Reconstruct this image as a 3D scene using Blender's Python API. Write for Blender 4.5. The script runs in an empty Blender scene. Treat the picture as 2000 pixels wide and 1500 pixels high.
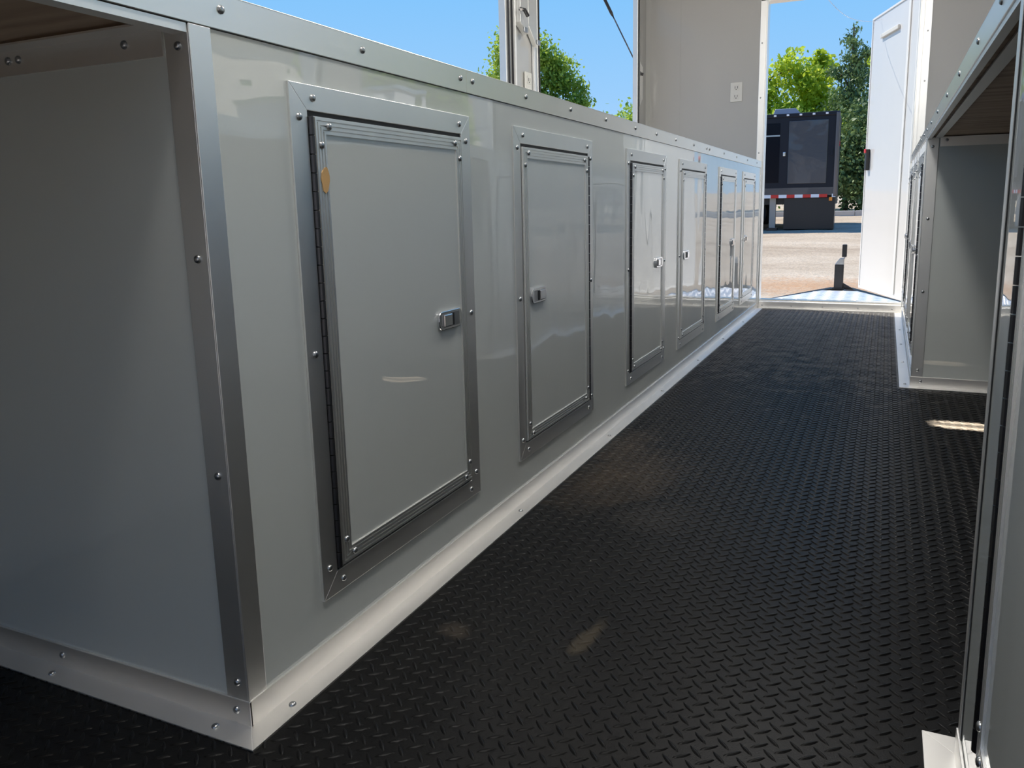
import bpy, bmesh, math, random
import numpy as np
from mathutils import Matrix, Vector
R = math.radians
scn = bpy.context.scene
col = scn.collection

# ------------------------------------------------------------------ camera
cam_d = bpy.data.cameras.new('camera')
cam = bpy.data.objects.new('camera', cam_d)
col.objects.link(cam)
cam_d.sensor_width = 36.0
cam_d.lens = 36.0 * 1534.39 / 2000.0
cam_d.shift_x = -0.0204
cam_d.shift_y = -0.03523
cam_d.clip_start = 0.01
cam_d.clip_end = 500
cr = Vector((0.91411506, 0.40504528, -0.01822018))
cu = Vector((-0.05531815, 0.16910852, 0.98404381))
cf = Vector((-0.40166348, 0.89852136, -0.176991))
m = Matrix((cr, cu, -cf)).transposed().to_4x4()
m.translation = Vector((0.7259755, -0.6949962, 0.66709896))
cam.matrix_world = m
scn.camera = cam

# ------------------------------------------------------------------ view, sky and sun
scn.view_settings.view_transform = 'Standard'
scn.view_settings.look = 'None'
scn.view_settings.exposure = 0.0
scn.view_settings.gamma = 1.0
scn.view_settings.use_curve_mapping = False

world = bpy.data.worlds.new('sky')
scn.world = world
world.use_nodes = True
wn = world.node_tree
for n in list(wn.nodes): wn.nodes.remove(n)
wo = wn.nodes.new('ShaderNodeOutputWorld')
bg = wn.nodes.new('ShaderNodeBackground')
tc = wn.nodes.new('ShaderNodeTexCoord')
sp = wn.nodes.new('ShaderNodeSeparateXYZ')
rp = wn.nodes.new('ShaderNodeValToRGB')
rp.color_ramp.elements[0].position = 0.0
rp.color_ramp.elements[0].color = (0.50, 0.72, 0.98, 1)
rp.color_ramp.elements[1].position = 0.55
rp.color_ramp.elements[1].color = (0.10, 0.36, 0.93, 1)
e = rp.color_ramp.elements.new(0.13); e.color = (0.33, 0.62, 0.98, 1)
e = rp.color_ramp.elements.new(0.27); e.color = (0.21, 0.55, 0.98, 1)
e = rp.color_ramp.elements.new(1.0); e.color = (0.08, 0.30, 0.85, 1)
wn.links.new(tc.outputs['Generated'], sp.inputs[0])
wn.links.new(sp.outputs['Z'], rp.inputs[0])
wn.links.new(rp.outputs[0], bg.inputs[0])
bg.inputs[1].default_value = 1.0
wn.links.new(bg.outputs[0], wo.inputs[0])

sun_d = bpy.data.lights.new('sun', 'SUN')
sun_d.energy = 6.3
sun_d.angle = R(0.53)
sun_d.color = (1.0, 0.93, 0.82)
sun = bpy.data.objects.new('sun', sun_d)
col.objects.link(sun)
SUN = Vector((-1.0, 0.36, 1.5)).normalized()
sun.rotation_euler = SUN.to_track_quat('Z', 'Y').to_euler()
sun.location = (-10, 4, 15)

# two fill lamps added over the aisle to brighten the interior
FILL_LAMPS = ((.45, -.15), (.45, 2.0))
for lx_, ly_ in FILL_LAMPS:
    ld = bpy.data.lights.new('fill_light', 'POINT')
    ld.shadow_soft_size = .10
    ld.energy = {-.15: 32.0, 2.0: 33.0}[ly_]; ld.color = (1.0, .97, .92)
    lo = bpy.data.objects.new('fill_light', ld); col.objects.link(lo)
    lo.location = (lx_, ly_, 1.97)

# ------------------------------------------------------------------ materials
def mat(name, color=(.8, .8, .8), rough=.5, metal=0.0, coat=0.0, coat_rough=.03, spec=None, ior=None):
    mt = bpy.data.materials.new(name); mt.use_nodes = True
    b = mt.node_tree.nodes['Principled BSDF']
    b.inputs['Base Color'].default_value = (*color, 1)
    b.inputs['Roughness'].default_value = rough
    b.inputs['Metallic'].default_value = metal
    b.inputs['Coat Weight'].default_value = coat
    b.inputs['Coat Roughness'].default_value = coat_rough
    if spec is not None: b.inputs['Specular IOR Level'].default_value = spec
    if ior is not None: b.inputs['Coat IOR'].default_value = ior
    return mt
def nd(mt, kind, **kw):
    n = mt.node_tree.nodes.new(kind)
    for k, v in kw.items(): setattr(n, k, v)
    return n
def lk(mt, a, b): mt.node_tree.links.new(a, b)
def bsdf(mt): return mt.node_tree.nodes['Principled BSDF']
def obj_coords(mt, scale=(1, 1, 1)):
    g = nd(mt, 'ShaderNodeNewGeometry')
    mp = nd(mt, 'ShaderNodeMapping')
    mp.inputs['Scale'].default_value = scale
    lk(mt, g.outputs['Position'], mp.inputs[0])
    return mp.outputs[0]
def noise(mt, scale, detail=3, coords=None, rough=.5):
    n = nd(mt, 'ShaderNodeTexNoise')
    n.inputs['Scale'].default_value = scale
    n.inputs['Detail'].default_value = detail
    n.inputs['Roughness'].default_value = rough
    if coords is not None: lk(mt, coords, n.inputs['Vector'])
    return n
def add_bump(mt, src, dist, strength=1.0, sockets=('Normal',)):
    bp = nd(mt, 'ShaderNodeBump')
    bp.inputs['Strength'].default_value = strength
    bp.inputs['Distance'].default_value = dist
    lk(mt, src, bp.inputs['Height'])
    for s in sockets: lk(mt, bp.outputs[0], bsdf(mt).inputs[s])
    return bp
def ramp(mt, src, stops):
    r = nd(mt, 'ShaderNodeValToRGB')
    el = r.color_ramp.elements
    while len(el) > 1: el.remove(el[-1])
    el[0].position = stops[0][0]; el[0].color = (*stops[0][1], 1)
    for p, c in stops[1:]:
        x = el.new(p); x.color = (*c, 1)
    lk(mt, src, r.inputs[0])
    return r.outputs[0]

# glossy pre-painted sheet: slightly uneven so that reflections bend
M_PANEL = mat('glossy_panel', (.55, .585, .57), .5, 0, 1.0, .015, ior=1.9)
c_ = obj_coords(M_PANEL, (1, 1.0, .35))
n_ = noise(M_PANEL, 5.0, 1.5, c_, .35)
add_bump(M_PANEL, n_.outputs['Fac'], .0042, 1.0, ('Coat Normal', 'Normal'))
M_WALL = mat('wall_sheet', (.40, .395, .38), .45, 0, .6, .12)
n_ = noise(M_WALL, 2.5, 1, obj_coords(M_WALL, (1, 1, .5)), .3)
add_bump(M_WALL, n_.outputs['Fac'], .004, 1.0, ('Coat Normal', 'Normal'))

def metal_mat(name, colr, r0, r1, stretch):
    mt = mat(name, colr, (r0 + r1) / 2, 1.0)
    n2 = noise(mt, 7, 3, obj_coords(mt), .6)
    o2 = ramp(mt, n2.outputs['Fac'], [(.3, tuple(k * .97 for k in colr)), (.7, colr)])
    lk(mt, o2, bsdf(mt).inputs['Base Color'])
    o = ramp(mt, n2.outputs['Fac'], [(0.3, (r0 * .5 + r1 * .5 - .01,) * 3), (.7, (r0 * .5 + r1 * .5 + .01,) * 3)])
    lk(mt, o, bsdf(mt).inputs['Roughness'])
    return mt
M_ALU = metal_mat('mill_aluminium', (.88, .85, .79), .30, .36, (1, .04, 1))
M_ALUV = metal_mat('mill_aluminium_upright', (.86, .86, .84), .38, .46, (1, 1, .04))
M_ALUB = metal_mat('dull_aluminium', (.93, .91, .88), .36, .5, (1, .05, 1))
M_STEEL = mat('zinc_steel', (.42, .43, .44), .3, 1.0)
M_CHROME = mat('chrome', (.8, .8, .82), .12, 1.0)
M_DARKSTEEL = mat('dark_hinge_steel', (.10, .10, .11), .35, 1.0)
M_SLOT = mat('dark_recess', (.012, .012, .013), .6)
M_SEAL = mat('rubber_seal', (.015, .015, .02), .5)
M_WHITE = mat('white_paint', (.72, .72, .71), .3, 0, .4, .05)
M_PLATE = mat('ivory_plastic', (.62, .61, .57), .4)
M_BLACKM = mat('black_paint', (.010, .010, .012), .4, 0, .15, .1)
M_RED = mat('red_plastic', (.6, .03, .04), .35)
M_AMBER = mat('amber_plastic', (.9, .28, .02), .3)
M_TIRE = mat('tyre_rubber', (.012, .012, .013), .8)

# plywood
M_PLY = mat('plywood', (.35, .25, .17), .7)
w_ = nd(M_PLY, 'ShaderNodeTexNoise'); w_.inputs['Scale'].default_value = 9; w_.inputs['Detail'].default_value = 5
lk(M_PLY, obj_coords(M_PLY, (.25, 2.6, 1)), w_.inputs['Vector'])
o_ = ramp(M_PLY, w_.outputs['Fac'], [(.3, (.30, .20, .13)), (.5, (.47, .34, .24)), (.72, (.60, .47, .35))])
lk(M_PLY, o_, bsdf(M_PLY).inputs['Base Color'])
add_bump(M_PLY, w_.outputs['Fac'], .002)

# black rubber floor with dusty foot marks and two painted light areas
M_FLOOR = mat('black_rubber', (.02, .02, .021), .36, spec=.12)
bsdf(M_FLOOR).inputs['Sheen Weight'].default_value = .0
bsdf(M_FLOOR).inputs['Sheen Roughness'].default_value = .35
bsdf(M_FLOOR).inputs['Sheen Tint'].default_value = (1, .97, .92, 1)
g_ = nd(M_FLOOR, 'ShaderNodeNewGeometry')
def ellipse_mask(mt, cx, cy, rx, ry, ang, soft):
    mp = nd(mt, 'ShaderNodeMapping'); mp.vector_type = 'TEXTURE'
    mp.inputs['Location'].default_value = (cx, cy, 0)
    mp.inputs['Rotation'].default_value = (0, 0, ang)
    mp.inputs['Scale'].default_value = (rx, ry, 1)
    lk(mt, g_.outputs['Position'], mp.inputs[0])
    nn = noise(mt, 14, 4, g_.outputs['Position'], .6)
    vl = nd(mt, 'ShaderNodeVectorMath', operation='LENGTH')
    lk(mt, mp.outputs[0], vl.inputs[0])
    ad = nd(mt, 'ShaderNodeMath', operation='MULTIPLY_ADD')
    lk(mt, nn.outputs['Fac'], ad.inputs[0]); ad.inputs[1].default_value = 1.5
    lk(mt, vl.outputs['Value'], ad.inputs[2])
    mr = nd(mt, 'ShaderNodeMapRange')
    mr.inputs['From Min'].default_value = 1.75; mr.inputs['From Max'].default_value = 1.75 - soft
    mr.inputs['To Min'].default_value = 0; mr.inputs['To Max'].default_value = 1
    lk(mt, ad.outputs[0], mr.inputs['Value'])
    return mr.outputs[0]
def mixc(mt, fac, a, b):
    mx = nd(mt, 'ShaderNodeMix', data_type='RGBA')
    lk(mt, fac, mx.inputs['Factor'])
    if isinstance(a, tuple): mx.inputs['A'].default_value = (*a, 1)
    else: lk(mt, a, mx.inputs['A'])
    if isinstance(b, tuple): mx.inputs['B'].default_value = (*b, 1)
    else: lk(mt, b, mx.inputs['B'])
    return mx.outputs['Result']
base_ = ramp(M_FLOOR, noise(M_FLOOR, 3.5, 6, obj_coords(M_FLOOR), .65).outputs['Fac'],
             [(.35, (.005, .005, .0055)), (.75, (.009, .0088, .0085))])
for args, colr in (((.16, 1.10, .17, .30, -.2, 1.1), (.046, .035, .025)),
                   ((.10, 1.35, .10, .22, 0, 1.1), (.040, .032, .025)),
                   ((.335, .375, .018, .07, -.15, .5), (.045, .037, .026)),
                   ((.13, .31, .035, .03, 0, .6), (.036, .03, .024)),
                   ((.30, .88, .12, .10, .4, 1.1), (.022, .020, .018))):
    base_ = mixc(M_FLOOR, ellipse_mask(M_FLOOR, *args), base_, colr)
base_ = mixc(M_FLOOR, ellipse_mask(M_FLOOR, .42, 5.0, 1.5, 2.8, 0, 1.6), base_, (.24, .23, .22))  # brightness painted in toward the doorway, for daylight glancing off the floor
base_ = mixc(M_FLOOR, ellipse_mask(M_FLOOR, .97, 1.888, .09, .055, 0, .25), base_, (.55, .47, .38))  # pale patch painted in to brighten the sun patch
spk = noise(M_FLOOR, 160, 2, obj_coords(M_FLOOR), .5)
spm = nd(M_FLOOR, 'ShaderNodeMapRange'); spm.inputs['From Min'].default_value = .76; spm.inputs['From Max'].default_value = .80
lk(M_FLOOR, spk.outputs['Fac'], spm.inputs['Value'])
base_ = mixc(M_FLOOR, spm.outputs[0], base_, (.12, .11, .09))
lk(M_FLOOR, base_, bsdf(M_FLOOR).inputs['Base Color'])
add_bump(M_FLOOR, noise(M_FLOOR, 500, 2, obj_coords(M_FLOOR)).outputs['Fac'], .0002)

# dry gravelly dirt
M_DIRT = mat('gravel_dirt', (.4, .33, .25), .95, spec=.1)
a_ = ramp(M_DIRT, noise(M_DIRT, .9, 8, obj_coords(M_DIRT, (.35, 1, 1)), .7).outputs['Fac'],
          [(.3, (.37, .29, .21)), (.5, (.56, .465, .355)), (.7, (.68, .59, .47))])
b_ = ramp(M_DIRT, noise(M_DIRT, 30, 4, obj_coords(M_DIRT), .7).outputs['Fac'], [(.35, (.62,) * 3), (.65, (1.0,) * 3)])
mx_ = nd(M_DIRT, 'ShaderNodeMix', data_type='RGBA', blend_type='MULTIPLY'); mx_.inputs['Factor'].default_value = .7
lk(M_DIRT, a_, mx_.inputs['A']); lk(M_DIRT, b_, mx_.inputs['B'])
g_ = nd(M_DIRT, 'ShaderNodeNewGeometry')
r1_ = mixc(M_DIRT, ellipse_mask(M_DIRT, -.1, 9.6, 1.6, .9, 0, .9), mx_.outputs['Result'], (.50, .30, .17))
lk(M_DIRT, r1_, bsdf(M_DIRT).inputs['Base Color'])
add_bump(M_DIRT, noise(M_DIRT, 12, 6, obj_coords(M_DIRT), .7).outputs['Fac'], .03)
M_ASPH = mat('road_asphalt', (.16, .16, .165), .9)
M_CONC = mat('pale_concrete', (.55, .53, .50), .85)

# bright aluminium tread plate
M_TREAD = mat('tread_plate', (.92, .92, .92), .38, .55)

def leaf_mat(name, c1, c2, trans):
    mt = mat(name, c1, .5, spec=.3)
    n = noise(mt, 1.6, 5, obj_coords(mt), .8)
    o = ramp(mt, n.outputs['Fac'], [(.38, c1), (.62, c2)])
    lk(mt, o, bsdf(mt).inputs['Base Color'])
    tr = nd(mt, 'ShaderNodeBsdfTranslucent')
    lk(mt, o, tr.inputs['Color'])
    ms = nd(mt, 'ShaderNodeMixShader'); ms.inputs[0].default_value = trans
    out = [x for x in mt.node_tree.nodes if x.type == 'OUTPUT_MATERIAL'][0]
    lk(mt, bsdf(mt).outputs[0], ms.inputs[1]); lk(mt, tr.outputs[0], ms.inputs[2])
    lk(mt, ms.outputs[0], out.inputs[0])
    return mt
M_LEAF = leaf_mat('leaf_bright', (.34, .46, .03), (.72, .80, .09), .5)
M_LEAF2 = leaf_mat('leaf_mid', (.17, .30, .04), (.52, .64, .10), .45)
M_LEAF3 = leaf_mat('leaf_dark', (.07, .13, .055), (.24, .33, .12), .3)
M_BARK = mat('bark', (.12, .09, .065), .9)

# ------------------------------------------------------------------ mesh helpers
WM = {}
class MB:
    def __init__(s): s.v = []; s.f = []
    def quadbox(s, p):           # eight corners
        o = len(s.v); s.v += [Vector(q) for q in p]
        for f in ((0, 3, 2, 1), (4, 5, 6, 7), (0, 1, 5, 4), (1, 2, 6, 5), (2, 3, 7, 6), (3, 0, 4, 7)):
            s.f.append(tuple(o + i for i in f))
        return s
    def box(s, x0, x1, y0, y1, z0, z1):
        return s.quadbox([(x0, y0, z0), (x1, y0, z0), (x1, y1, z0), (x0, y1, z0), (x0, y0, z1), (x1, y0, z1), (x1, y1, z1), (x0, y1, z1)])
    def poly(s, pts, faces):
        o = len(s.v); s.v += [Vector(q) for q in pts]
        for f in faces: s.f.append(tuple(o + i for i in f))
        return s
    def prism(s, base, off):     # polygon base swept by offset vector
        o = len(s.v); n = len(base); off = Vector(off)
        s.v += [Vector(q) for q in base] + [Vector(q) + off for q in base]
        s.f.append(tuple(o + i for i in reversed(range(n)))); s.f.append(tuple(o + n + i for i in range(n)))
        for i in range(n): s.f.append((o + i, o + (i + 1) % n, o + n + (i + 1) % n, o + n + i))
        return s
    def tube(s, pts, rad, n=10):
        pts = [Vector(p) for p in pts]
        if not isinstance(rad, (list, tuple)): rad = [rad] * len(pts)
        o = len(s.v); k = len(pts)
        for i, p in enumerate(pts):
            t = (pts[min(i + 1, k - 1)] - pts[max(i - 1, 0)]).normalized()
            a = t.orthogonal().normalized() if i == 0 else (a_prev - t * a_prev.dot(t)).normalized()
            a_prev = a; b = t.cross(a)
            for j in range(n):
                q = 2 * math.pi * j / n
                s.v.append(p + (a * math.cos(q) + b * math.sin(q)) * rad[i])
        for i in range(k - 1):
            for j in range(n):
                s.f.append((o + i * n + j, o + i * n + (j + 1) % n, o + (i + 1) * n + (j + 1) % n, o + (i + 1) * n + j))
        s.f.append(tuple(o + j for j in reversed(range(n)))); s.f.append(tuple(o + (k - 1) * n + j for j in range(n)))
        return s
    def cyl(s, a, b, r, n=20): return s.tube([a, b], r, n)
    def build(s, name, material, parent=None, bevel=0.0, smooth=False, local=False):
        me = bpy.data.meshes.new(name)
        vs = s.v
        if parent is not None and not local:
            inv = WM[parent.name].inverted()
            vs = [inv @ v for v in vs]
        me.from_pydata([tuple(v) for v in vs], [], s.f)
        me.materials.append(material)
        bm = bmesh.new(); bm.from_mesh(me)
        bmesh.ops.recalc_face_normals(bm, faces=bm.faces)
        if bevel: bmesh.ops.bevel(bm, geom=[e for e in bm.edges if len(e.link_faces) == 2 and e.calc_face_angle(0) > .5],
                                  offset=bevel, segments=2, affect='EDGES', profile=.5, clamp_overlap=True)
        bm.to_mesh(me); bm.free()
        if smooth: me.shade_smooth()
        o = bpy.data.objects.new(name, me); col.objects.link(o)
        if parent is not None:
            o.parent = parent
            WM[o.name] = WM[parent.name].copy()
        else: WM[o.name] = Matrix.Identity(4)
        return o
def thing(name, label, cat, loc=(0, 0, 0), rz=0.0, group=None):
    o = bpy.data.objects.new(name, None); col.objects.link(o)
    o.empty_display_size = .1
    o.location = loc; o.rotation_euler = (0, 0, rz)
    WM[o.name] = Matrix.Translation(loc) @ Matrix.Rotation(rz, 4, 'Z')
    o['label'] = label; o['category'] = cat
    if group: o['group'] = group
    return o
def struct(o): o['kind'] = 'structure'; return o
def struct_empty(name, loc=(0, 0, 0)):
    o = bpy.data.objects.new(name, None); col.objects.link(o); o.location = loc
    o.empty_display_size = .1
    WM[o.name] = Matrix.Translation(loc); o['kind'] = 'structure'
    return o

# one pan-head screw mesh, dome pointing +z, shared by every copy
def screw_mesh():
    bm = bmesh.new(); n = 12; rings = [(.0052, 0), (.0052, .0009), (.0043, .0024), (.0026, .0033), (.0011, .0035)]
    vs = [[bm.verts.new((r * math.cos(2 * math.pi * j / n), r * math.sin(2 * math.pi * j / n), z)) for j in range(n)] for r, z in rings]
    for i in range(len(rings) - 1):
        for j in range(n): bm.faces.new((vs[i][j], vs[i][(j + 1) % n], vs[i + 1][(j + 1) % n], vs[i + 1][j]))
    bm.faces.new([v for v in vs[-1]])
    # cross recess drawn as a sunk centre
    me = bpy.data.meshes.new('screw'); bm.to_mesh(me); bm.free(); me.shade_smooth()
    me.materials.append(M_STEEL)
    return me
SCREW = screw_mesh()
def screw(parent, p, nrm, s=1.0):
    o = bpy.data.objects.new('screw', SCREW); col.objects.link(o)
    o.parent = parent
    wm = Matrix.Translation(p) @ Vector(nrm).to_track_quat('Z', 'Y').to_matrix().to_4x4() @ Matrix.Scale(s, 4)
    o.matrix_local = WM[parent.name].inverted() @ wm
    return o
def screws_stuff(parent, pts, nrm):
    mb = MB()
    for p in pts:
        rot = Vector(nrm).to_track_quat('Z', 'Y').to_matrix()
        base = [Vector(p) + rot @ Vector((.005 * math.cos(q * math.pi / 4), .005 * math.sin(q * math.pi / 4), 0)) for q in range(8)]
        mb.prism(base, Vector(nrm) * .003)
    o = mb.build('screw', M_STEEL, parent); o['kind'] = 'stuff'
    return o

# ------------------------------------------------------------------ dimensions
L = 4.478        # front wall (inner face)
BK = -2.3        # rear wall
XL, XR = -0.742, 1.583
W = 0.8416       # right-hand cabinet fronts
HT, HB = 0.915, 0.879   # worktop edging top and bottom
w = 0.038
CEIL = 2.13
T = 0.06

# ------------------------------------------------------------------ floor
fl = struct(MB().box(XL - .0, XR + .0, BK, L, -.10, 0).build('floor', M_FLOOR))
def tread_mesh():
    P = .0283; PY = .0277
    Lg, Wd, Hh = .0262, .0062, .0016
    outl = [(-.5, 0), (-.28, .36), (0, .5), (.28, .36), (.5, 0), (.28, -.36), (0, -.5), (-.28, -.36)]
    base = np.array([(x * Lg, y * Wd, 0) for x, y in outl] + [(x * Lg * .80, y * Wd * .42, Hh) for x, y in outl])
    def rot(a):
        c, s_ = math.cos(a), math.sin(a)
        return base @ np.array([[c, s_, 0], [-s_, c, 0], [0, 0, 1]])
    A, B = rot(R(-45)), rot(R(38))
    V = []; 
    def inside(x, y):
        if y < 0: return XL + .02 < x < (W - .05 if y < .3 else XR)
        if x < .05: return False
        if x < W - .05: return y < L - .05
        return .32 < y < 2.34 and x < XR - .02
    nx0, nx1 = int(XL / P) - 1, int(XR / P) + 1
    ny0, ny1 = int(-.55 / PY), int(L / PY) + 1
    for i in range(nx0, nx1):
        for j in range(ny0, ny1):
            x, y = .519 + (i - 18) * P, .23 + (j - 8) * PY
            if inside(x, y): V.append(A + np.array([x, y, 0]))
            x += P * .5; y += PY * .5
            if inside(x, y): V.append(B + np.array([x, y, 0]))
    n = len(V); V = np.concatenate(V).astype(np.float32)
    fs = [(i, (i + 1) % 8, 8 + (i + 1) % 8, 8 + i) for i in range(8)]
    loops = []; starts = []; tot = []
    unit = [k for f in fs for k in f] + [8 + i for i in range(8)]
    unit = np.array(unit, dtype=np.int32)
    L_ = (unit[None, :] + (np.arange(n) * 16)[:, None]).ravel()
    st = np.array([0, 4, 8, 12, 16, 20, 24, 28, 32], dtype=np.int32)
    S_ = (st[None, :] + (np.arange(n) * 40)[:, None]).ravel()
    me = bpy.data.meshes.new('tread')
    me.vertices.add(n * 16); me.vertices.foreach_set('co', V.ravel())
    me.loops.add(len(L_)); me.loops.foreach_set('vertex_index', L_)
    me.polygons.add(n * 9); me.polygons.foreach_set('loop_start', S_)
    me.update(calc_edges=True); me.validate()
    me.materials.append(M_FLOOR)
    return me
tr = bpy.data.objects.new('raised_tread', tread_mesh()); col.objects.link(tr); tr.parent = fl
tr['kind'] = 'stuff'

# ------------------------------------------------------------------ walls, ceiling
def wall_x(name, x0, x1, openings, zo=CEIL):     # wall along y with (y0,y1,z0,z1) openings
    mb = MB(); y = BK
    for (a, b, c, d) in sorted(openings):
        mb.box(x0, x1, y, a, -.1, zo); mb.box(x0, x1, a, b, -.1, c); mb.box(x0, x1, a, b, d, zo); y = b
    mb.box(x0, x1, y, L + T, -.1, zo)
    return struct(mb.build(name, M_WALL))
TL = .022
LW = [(.30, 2.385, .93, 2.02), (2.69, 4.27, .93, 2.02)]
RW = [(.20, 2.20, .93, 1.98), (2.50, 3.95, .93, 1.98)]
wall_l = wall_x('wall_left', XL - TL, XL, LW)
wall_r = wall_x('wall_right', XR, XR + T, RW)
OX0, OX1, OZ0, OZ1 = 0.006, W, .045, 1.862
mb = MB(); mb.box(XL, OX0, L, L + T, -.1, CEIL).box(OX1, XR, L, L + T, -.1, CEIL).box(OX0, OX1, L, L + T, OZ1, CEIL).box(OX0, OX1, L, L + T, -.1, 0)
wall_f = struct(mb.build('wall_front', M_WALL))
struct(MB().box(XL - T, XL + .08, BK - T, BK, -.1, CEIL).box(XR - .08, XR + T, BK - T, BK, -.1, CEIL).box(XL + .08, XR - .08, BK - T, BK, 1.98, CEIL).build('wall_back', M_WALL))
# ceiling with a narrow slot added to drop a sun patch on the floor
vx0, vx1, vy0, vy1 = -.56, -.33, 2.36, 2.462
mb = MB()
mb.box(XL - T, vx0, BK - T, L + T, CEIL, CEIL + .05).box(vx1, XR + T, BK - T, L + T, CEIL, CEIL + .05)
mb.box(vx0, vx1, BK - T, vy0, CEIL, CEIL + .05).box(vx0, vx1, vy1, L + T, CEIL, CEIL + .05)
mb.box(vx0, vx1, (vy0 + vy1) / 2 - .008, (vy0 + vy1) / 2 + .008, CEIL, CEIL + .05)
struct(mb.build('ceiling', M_WHITE))

for lx_, ly_ in FILL_LAMPS:  # housings added above the fill lamps
    t = thing('fill_lamp_housing', 'round white housing added for the fill lamp over the aisle %s' % {-.15: 'near the rear end', 2.0: 'at mid length'}[ly_], 'light', (lx_, ly_, CEIL))
    MB().cyl((lx_, ly_, CEIL - .02), (lx_, ly_, CEIL), .11, 32).build('housing', M_WHITE, t, bevel=.004)

# front doorway lining, sill and jamb trims
sill = struct(MB().box(OX0, OX1, L - .004, L + .10, 0.0, OZ0).build('trim_1', M_ALUB, bevel=.003))
MB().box(OX0 + .003, OX1 - .003, L + .02, L + .10, OZ0, OZ0 + .008).build('sill_lip', M_ALU, sill)
MB().box(OX0, OX1, L - .034, L - .004, 0.0, .005).build('floor_flange', M_ALUB, sill)
for sx in (.03, .21, .395, .6, .79): screw(sill, (sx, L - .004, .018), (0, -1, 0), .9)
jl = struct(MB().box(-.034, OX0, L - .006, L, 0, CEIL).box(OX0 - .004, OX0 + .004, L - .006, L + .08, OZ0, OZ1).build('trim_2', M_ALUV, bevel=.0015))
MB().box(OX0 - .012, OX0 - .008, L - .009, L - .006, 0.92, CEIL).build('bead', M_ALUV, jl)
for z in (.97, 1.30, 1.62, 1.95): screw(jl, (-.02, L - .006, z), (0, -1, 0), .9)
jr = struct(MB().box(W, W + .06, L - .006, L, HT, CEIL).box(W - .004, W + .004, L - .006, L + .08, OZ0, OZ1).build('trim_3', M_ALUV, bevel=.0015))
MB().box(W + .012, W + .020, L - .018, L - .006, HT + .01, CEIL).build('bead', M_ALUV, jr)
for z in (1.02, 1.33, 1.60): screw(jr, (W + .042, L - .006, z), (0, -1, 0), .9)
struct(MB().box(-.034, W + .06, L - .006, L, OZ1, OZ1 + .035).box(OX0, OX1, L - .006, L + .08, OZ1 - .004, OZ1 + .004).build('trim_4', M_ALUV))
# vertical sheet joint and corner cove
struct(MB().box(-.530, -.522, L - .002, L, HT, CEIL).build('trim_5', M_WALL))
struct(MB().prism([(XL, L, HT), (XL + .022, L, HT), (XL, L - .022, HT)], (0, 0, CEIL - HT)).build('trim_6', M_WALL))

# ------------------------------------------------------------------ serving window frames, left wall
def window_frame(name, xa, sgn, y0, y1, z0, z1, T=.06):
    fr = struct_empty(name, (xa, (y0 + y1) / 2, z0))
    t_ = .022
    xo = xa - sgn * (T + .004); xi = xa + sgn * .006
    a, b = min(xo, xi), max(xo, xi)
    mb = MB(); mb.box(a, b, y0, y0 + t_, z0, z1).box(a, b, y1 - t_, y1, z0, z1).box(a, b, y0 + t_, y1 - t_, z0, z0 + .015).box(a, b, y0 + t_, y1 - t_, z1 - t_, z1)
    mb.build('window_frame', M_ALUV, fr, bevel=.002)
    xs = xa + sgn * .008
    mb = MB(); mb.box(xs - .004, xs + .003, y0 + .006, y0 + .012, z0 + .015, z1 - t_).box(xs - .004, xs + .003, y1 - .005, y1 + .004, z0 + .015, z1 - t_)
    mb.build('seal', M_SEAL, fr)
    # face flange on the inside wall
    fa, fb = min(xa, xa + sgn * .004), max(xa, xa + sgn * .004)
    mb = MB(); mb.box(fa, fb, y0 - .03, y0, z0, z1 + .03).box(fa, fb, y1, y1 + .03, z0, z1 + .03).box(fa, fb, y0, y1, z1, z1 + .03)
    mb.build('flange', M_ALUV, fr)
    return fr
window_frame('window_1', XL, 1, *LW[0], T=TL); window_frame('window_2', XL, 1, *LW[1], T=TL)
window_frame('window_3', XR, -1, *RW[0]); window_frame('window_4', XR, -1, *RW[1])

# pillar between the two left windows: channel covers, latch keepers, socket
pil = struct_empty('trim_7', (XL, 2.51, HT))
mb = MB()
mb.prism([(XL + .004, 2.45, 1.425), (XL + .004, 2.53, 1.39), (XL + .004, 2.53, 2.0), (XL + .004, 2.45, 2.0)], (.030, 0, 0))
mb.prism([(XL + .004, 2.55, 1.43), (XL + .004, 2.64, 1.355), (XL + .004, 2.64, 2.0), (XL + .004, 2.55, 2.0)], (.022, 0, 0))
mb.build('channel_cover', M_ALUV, pil, bevel=.002)
MB().prism([(-.775, 2.70, 1.118), (-.775, 2.82, 1.118), (-.775, 2.80, 1.158), (-.775, 2.72, 1.165)], (-.025, 0, 0)).build('amber_marker', M_AMBER, pil, bevel=.004)
MB().box(XL + .004, XL + .010, 2.420, 2.425, .93, 1.98).build('seal', M_SEAL, pil)
MB().box(XL + .004, XL + .014, 2.432, 2.446, .93, 1.98).box(XL + .004, XL + .012, 2.63, 2.645, .93, 1.36).build('channel', M_WHITE, pil)
for p in ((2.49, 1.40, .028), (2.625, 1.372, .022)):
    MB().box(XL + .034, XL + .042, p[0] - .018, p[0] + .014, p[1] - .012, p[1] + .010).build('keeper', M_STEEL, pil, bevel=.002)
lt = MB().tube([(XL + .034, 2.445, 1.475), (XL + .052, 2.452, 1.47), (XL + .056, 2.475, 1.45)], .008, 10).build('latch_pin', M_BLACKM, pil)
MB().cyl((XL + .034, 2.438, 1.470), (XL + .050, 2.438, 1.470), .006, 10).build('latch_ball', M_CHROME, pil)

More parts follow.
